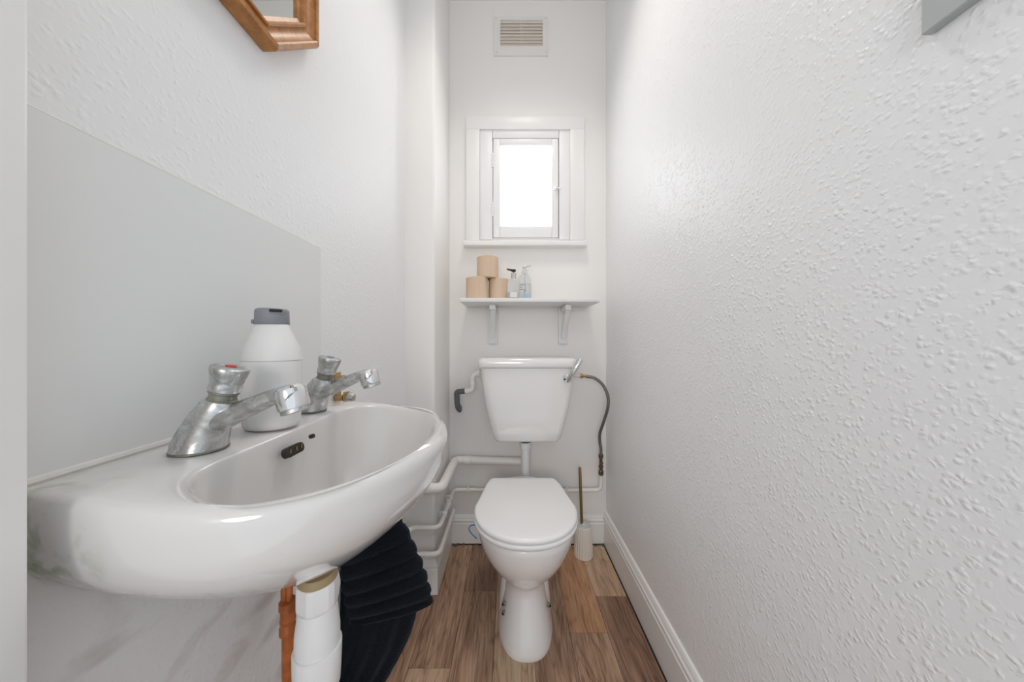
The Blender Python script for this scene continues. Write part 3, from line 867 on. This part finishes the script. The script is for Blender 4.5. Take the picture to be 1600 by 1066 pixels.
put('bowl', loft(rings), 'basin_porcelain', bas, smooth=60)
# plug hole; overflow slot and chain hole are dark inserts, their inner shade painted
dz0 = decktop(.15) - .146
put('waste_ring', lathe([(.010, -.001), (.021, -.001), (.022, .0025), (.018, .0035), (.010, .001)], (XL + .150, BC, dz0 + .0025), n=24), 'chrome', bas)
def slot(name, cy, z, hw, hh, mat, off):
    # lies on the back face of the bowl, tilted with it
    u = .1255
    bm = bmesh.new(); ringsl = []
    nrm = Vector((.95, 0, .3)).normalized(); up = Vector((-.3, 0, .95)).normalized(); sd = Vector((0, 1, 0))
    c = Vector((XL + u, cy, z))
    for o2, sc in ((-.004, 1.0), (off, 1.0), (off + .0004, .9)):
        rr = []
        for p in rrect(0, 0, hw * sc, hh * sc, hh * sc * .98, 0, 5):
            rr.append(c + sd * p.x + up * p.y + nrm * o2)
        ringsl.append(rr)
    add_loft(bm, ringsl)
    return put(name, bm, mat, bas)
ovf = slot('overflow_slot', .4325, .8765, .0185, .0068, 'dark_gap', .0022)
for dy in (-.010, .002, .012):
    put('slot_rib', box((XL + .1262, .4325 + dy - .0016, .8715), (XL + .1286, .4325 + dy + .0016, .881)), 'brass_handle', ovf)
slot('chain_hole', .4735, .8835, .0032, .0032, 'dark_gap', .0018)
put('sealant', tube([(XL + .004, .262, .9045), (XL + .004, .63, .9045)], .0045, 8), 'silicone', bas)

# ------------------------------------------------------------------ taps
def tap(y, label, dot):
    x0, z0 = -.364, .9035
    t = thing('basin_tap', label, 'tap', (x0, y, z0), 'push taps on the basin')
    def V(a, b, c): return Vector((x0 + a, y + b, z0 + c))
    put('base_gasket', lathe([(.0255, -.001), (.0265, 0), (.0265, .0018), (.0245, .0025)], V(0, 0, 0), n=28), 'grime', t)
    # leaning, tapering body
    rings = []
    for k, (cx, cz, hx, hy) in enumerate(((.000, .0015, .0265, .0255), (.001, .008, .0262, .0248), (.006, .022, .0240, .0225), (.013, .036, .0215, .0200), (.019, .047, .0195, .0180), (.0235, .054, .0178, .0165), (.026, .0575, .0150, .0145))):
        rr = []
        for i in range(28):
            a = 2 * PI * i / 28
            tilt = .28 * min(1, k / 3)
            lx = hx * math.cos(a)
            rr.append(V(cx + lx * math.cos(tilt), hy * math.sin(a), cz - lx * math.sin(tilt)))
        rings.append(rr)
    body = put('body', loft(rings), 'worn_chrome', t, smooth=60)
    ax = Vector((.26, 0, .966)).normalized()
    o = V(.0255, 0, .0555)
    put('neck', lathe([(.0142, -.003), (.0142, .003), (.0130, .004), (.0130, .010), (.0145, .011), (.0145, .015)], o, ax, 24), 'grime', t)
    hd = put('push_head', lathe([(.0140, .0125), (.0152, .014), (.0156, .021), (.0150, .023), (.0156, .025), (.0180, .036), (.0186, .039), (.0178, .0415), (.0155, .0428), (.007, .0432), (.006, .0426)], o, ax, 32), 'worn_chrome', t)
    put('colour_dot', lathe([(.0054, .0424), (.0054, .0436), (.003, .0442)], o, ax, 16), dot, hd)
    # spout
    pts = spline([V(.018, 0, .030), V(.042, 0, .0415), (V(.072, 0, .055)), V(.094, 0, .0635), V(.106, 0, .0645), V(.114, 0, .060)], 6)
    rad = []
    L = len(pts) - 1
    rings = []
    for i, p in enumerate(pts):
        f = i / L
        tg = (pts[min(i + 1, L)] - pts[max(i - 1, 0)]).normalized()
        up = Vector((-tg.z, 0, tg.x))
        w = .0165 - .0045 * min(1, f * 1.8) + .005 * max(0, (f - .6) / .4)
        h = .0135 - .0050 * min(1, f * 1.6) + .005 * max(0, (f - .6) / .4)
        if f > .97: w *= .82; h *= .82
        rings.append([p + Vector((0, 1, 0)) * w * math.cos(2 * PI * j / 20) + up * h * math.sin(2 * PI * j / 20) for j in range(20)])
    put('spout', loft(rings), 'worn_chrome', t, smooth=60)
    nz = Vector((.28, 0, -.96)).normalized()
    noz = put('nozzle', lathe([(.0125, -.012), (.0158, -.009), (.0168, -.004), (.0168, .012), (.0160, .014)], V(.1075, 0, .0615), nz, 28), 'chrome', t)
    put('aerator', lathe([(.0145, .013), (.0150, .0145), (.0150, .0185), (.0135, .0195)], V(.1075, 0, .0615), nz, 24), 'worn_chrome', noz)
tap(.3605, 'chrome push tap with a red dot, nearest the camera', 'red_dot')
tap(.5600, 'chrome push tap with a blue dot, at the far end of the basin', 'blue_dot')

# lotion bottle between the taps
LX, LY, LZ = -.3530, .4560, .9035
lb = thing('lotion_bottle', 'plain white plastic bottle with a grey flip cap between the taps', 'bottle', (LX, LY, LZ))
def oval2(z, hx, hy, n=40):
    return [Vector((LX + hx * math.cos(2 * PI * i / n), LY + hy * math.sin(2 * PI * i / n), LZ + z)) for i in range(n)]
put('body', loft([oval2(z, a, a * .86) for z, a in ((0, .032), (.003, .0355), (.008, .0370), (.05, .0385), (.0975, .0392))]), 'bottle_white', lb, smooth=60)
put('seam', loft([oval2(z, a, a * .86) for z, a in ((.0973, .0386), (.0987, .0386))]), 'seam_grey', lb)
put('shoulder', loft([oval2(z, a, a * .86) for z, a in ((.0985, .0392), (.104, .0388), (.114, .0368), (.125, .0325), (.136, .0275), (.145, .0236), (.149, .0222), (.1512, .0212))]), 'bottle_white', lb, smooth=60)
cp = put('flip_cap', loft([oval2(z, a, a * .95) for z, a in ((.1505, .0208), (.1515, .0218), (.1705, .0212), (.1732, .0200), (.1740, .0180))]), 'cap_grey', lb, smooth=50)
d = Vector((LX, LY, 0)) * -1; d.z = 0; d.normalize(); sd = Vector((-d.y, d.x, 0))
c = Vector((LX, LY, LZ + .1692)) + d * .0187 + sd * .004
bm = loft([[c + sd * q.x * k + Vector((0, 0, 1)) * q.y * k + d * o for q in rrect(0, 0, .0095, .0036, .0035, 0)] for k, o in ((1, -.004), (1, .0022), (.9, .0026))])
nt_ = put('thumb_lip', bm, 'cap_grey', cp)
bm = loft([[c + sd * q.x + Vector((0, 0, 1)) * (q.y + .0008) + d * o for q in rrect(0, 0, .0078, .0022, .0021, 0)] for o in (0, .0030)])
put('thumb_recess', bm, 'dark_gap', cp)  # proud dark insert, the shade of the recess put into its colour
c2 = Vector((LX, LY, LZ + .1535)) - sd * .0212
put('hinge_tab', box(c2 - Vector((.002, .003, .002)), c2 + Vector((.002, .003, .004)), .0006), 'cap_grey', cp)

# ------------------------------------------------------------------ splashback
sp = thing('splashback', 'glossy pale grey panel on the wall behind the basin', 'splashback', (XL, .46, .906))
put('panel', box((XL + .0003, .2262, .9055), (XL + .0045, .690, 1.2385), .0006, 1), 'panel_acrylic', sp, smooth=0)
bm = tube([(XL + .0016, .2262, 1.2395), (XL + .0016, .45, 1.2397), (XL + .0016, .690, 1.2395)], .0018, 8)
put('sealant_bead', bm, 'silicone', sp)
put('corner_bead', tube([(XL + .004, .2285, .907), (XL + .004, .2285, 1.238)], .003, 8), 'silicone', sp)

# ------------------------------------------------------------------ octagonal mirror
MY, MZ, MW = .452, 1.731, .198
mi = thing('octagonal_mirror', 'octagonal mirror in a moulded oak frame above the basin', 'mirror', (XL, MY, MZ - MW))
def octv(i, r):
    a = PI / 8 + i * PI / 4
    R = r / math.cos(PI / 8)
    return MY + R * math.cos(a), MZ + R * math.sin(a)
profm = [(0, .001), (0, .022), (.003, .028), (.009, .030), (.012, .028), (.0125, .024), (.017, .0195), (.025, .0165), (.031, .0165), (.0315, .0205), (.035, .0215), (.038, .019), (.0385, .013), (.044, .0105), (.044, .001)]
for i in range(8):
    rr = []
    for j in (i, i + 1):
        ring_ = []
        for a, b in profm:
            yy, zz = octv(j, MW - a)
            ring_.append(Vector((XL + b, yy, zz)))
        rr.append(ring_)
    c = (rr[0][0] + rr[1][0]) / 2
    # hairline mitre
    rr = [[p + (c - p).normalized() * .0004 for p in r] for r in rr]
    put('frame_rail', loft(rr), 'oak_frame', mi, smooth=28)
put('glass', loft([[Vector((XL + x, *octv(i, MW - .0425))) for i in range(8)] for x in (.004, .0085)]), 'mirror_glass', mi, smooth=0)

# ------------------------------------------------------------------ brass hook on the left wall beyond the basin
hk = thing('wall_hook', 'small brass wall fitting with a grey knob behind the far tap', 'hook', (XL, .765, .88))
put('backplate', box((XL + .0003, .752, .872), (XL + .005, .774, .952), .0015), 'brass_dull', hk)
q0 = P(523, 592, .752)
put('upper_arm', box((XL + .005, .744, .926), (XL + .026, .758, .946), .0015), 'brass_dull', hk)
put('lower_arm', box((XL + .005, .744, .884), (XL + .024, .758, .898), .0015), 'brass_dull', hk)
put('lever', box((XL + .026, .742, .880), (XL + .034, .760, .906), .0015), 'brass_dull', hk)
put('knob', lathe([(.007, 0), (.0125, .003), (.0125, .010), (.009, .016), (.004, .018)], (XL + .033, .751, .893), (1, -.1, -.1), 8), 'stopper_grey', hk)

# ------------------------------------------------------------------ bottle trap and copper pipe below the basin
TRX, TRY = -.2835, .452
bt = thing('bottle_trap', 'white plastic bottle trap hanging under the basin', 'trap', (TRX, TRY, .50))
ax = Vector((.02, -.02, 1)).normalized()
o = Vector((TRX, TRY, .54))
put('washer', lathe([(.024, .142), (.0255, .1435), (.0255, .148), (.022, .1535)], o, ax, 28), 'washer_tan', bt)
n = 36; rings = []
u, v2 = frame(ax)
for h, r in ((.104, .0245), (.107, .0265), (.111, .0272), (.138, .0272), (.1425, .0262), (.1435, .0245)):
    rings.append([o + ax * h + (u * math.cos(2 * PI * i / n) + v2 * math.sin(2 * PI * i / n)) * (r - (.0014 if (i // 3) % 2 else 0)) for i in range(n)])
put('top_nut', loft(rings), 'trap_plastic', bt, smooth=25)
put('body', lathe([(.0285, .044), (.0292, .055), (.0290, .068), (.0265, .090), (.0250, .1045)], o, ax, 36), 'trap_plastic', bt)
rings = []
for h, r in ((-.034, .020), (-.028, .026), (-.016, .0300), (.005, .0320), (.038, .0328), (.043, .0318), (.0445, .0298)):
    rings.append([o + ax * h + (u * math.cos(2 * PI * i / n) + v2 * math.sin(2 * PI * i / n)) * (r - (.0010 if (i // 4) % 2 and .0 <= h <= .041 else 0)) for i in range(n)])
put('cup', loft(rings), 'trap_plastic', bt, smooth=25)
put('outlet', tube(fillet([o + ax * .075 + Vector((-.005, .02, 0)), o + ax * .075 + Vector((-.03, .09, 0)), o + ax * .07 + Vector((-.146, .13, 0))], .03), .016, 18), 'trap_plastic', bt)

cpp = thing('copper_pipe', 'orange-brown copper supply pipe with ringed joint behind the trap', 'pipe', (-.378, .523, .001))
cx, cy = -.3805, .523
put('pipe', tube([(cx + .004, cy, .001), (cx + .002, cy, .54)], .0088, 16), 'copper_red', cpp)
put('joint', lathe([(.0098, 0), (.0122, .001), (.0122, .012), (.0108, .014), (.0108, .020), (.0116, .021), (.0116, .025), (.0108, .026), (.0108, .041), (.0128, .043), (.0128, .055), (.0095, .057)], (cx + .002, cy, .533), (0, 0, 1), 20), 'copper_red', cpp)
put('tail', tube([(cx - .003, cy, .588), (cx - .004, cy, .72)], .0058, 12), 'copper_red', cpp)
put('tail', tube([(cx + .006, cy - .002, .588), (cx + .012, cy - .004, .72)], .0045, 12), 'copper_red', cpp)

# ------------------------------------------------------------------ towel
tw = thing('hand_towel', 'dark navy ribbed towel hanging folded below the far end of the basin', 'towel', (XL, .78, .62))
def cloth(name, left, right, nt2, ribs, amp, thick, vert=0, na=40):
    Lp = spline(left, nt2); Rp = spline(right, nt2)
    m = len(Lp); rings = []
    for i in range(m):
        t = i / (m - 1)
        rb = abs(math.sin(PI * ribs * t)) if ribs else 1
        a, b = Lp[i], Rp[i]
        c = (a + b) / 2; ux = (b - a) / 2; hw = ux.length; ux.normalize()
        uy = Vector((-ux.y, ux.x, 0)).normalized() * 1.0
        rg = []
        for j in range(na):
            th = 2 * PI * j / na
            cs, sn = math.cos(th), math.sin(th)
            ex = math.copysign(abs(cs) ** .75, cs); ey = math.copysign(abs(sn) ** .6, sn)
            w = hw + amp * (rb - .6); h = thick + amp * (rb - .6)
            if vert: h += vert * math.cos(ex * 13.0 + t * 2.5) * abs(sn)
            rg.append(c + ux * ex * w + uy * ey * h + Vector((random.gauss(0, .0004), random.gauss(0, .0004), random.gauss(0, .0004))))
        rings.append(rg)
    e0 = [Vector(p) for p in rings[0]]; c0 = sum(e0, Vector()) / na
    e1 = [Vector(p) for p in rings[-1]]; c1 = sum(e1, Vector()) / na
    dn = (c1 - sum(rings[-3], Vector()) / na).normalized()
    rings.append([c1 + (p - c1) * .8 + dn * .006 for p in e1]); rings.append([c1 + (p - c1) * .35 + dn * .008 for p in e1])
    return put(name, loft(rings), 'navy_terry', tw, smooth=70)
R = [P(598, 740, .80), P(618, 785, .80), P(635, 825, .795), P(655, 868, .79), P(668, 905, .785), P(675, 938, .78)]
L = [P(528, 770, .74), P(530, 825, .74), P(531, 870, .74), P(535, 910, .74), P(541, 945, .74), P(548, 970, .74)]
cloth('upper_fold', L, R, 26, 8.5, .007, .020)
R = [P(640, 830, .845), P(652, 900, .845), P(652, 950, .84), P(636, 1000, .83), P(612, 1045, .82), P(590, 1085, .80), P(575, 1120, .79)]
L = [P(520, 850, .79), P(520, 910, .79), P(520, 960, .785), P(516, 1005, .78), P(502, 1050, .77), P(490, 1085, .76), P(482, 1120, .75)]
cloth('lower_fold', L, R, 12, 0, 0, .024, vert=.006, na=96)

# ------------------------------------------------------------------ grey board at the top right
gb = thing('wall_board', 'thin grey board fixed high on the right wall', 'board', (XR, .2, 1.379))
d = .359
zb_ = P(0, 57, d).z
bm = box((XR - .0125, -.05, zb_), (XR - .0005, d, zb_ + .62), .0015, 1)
put('board_face', bm, 'grey_board', gb, smooth=0)
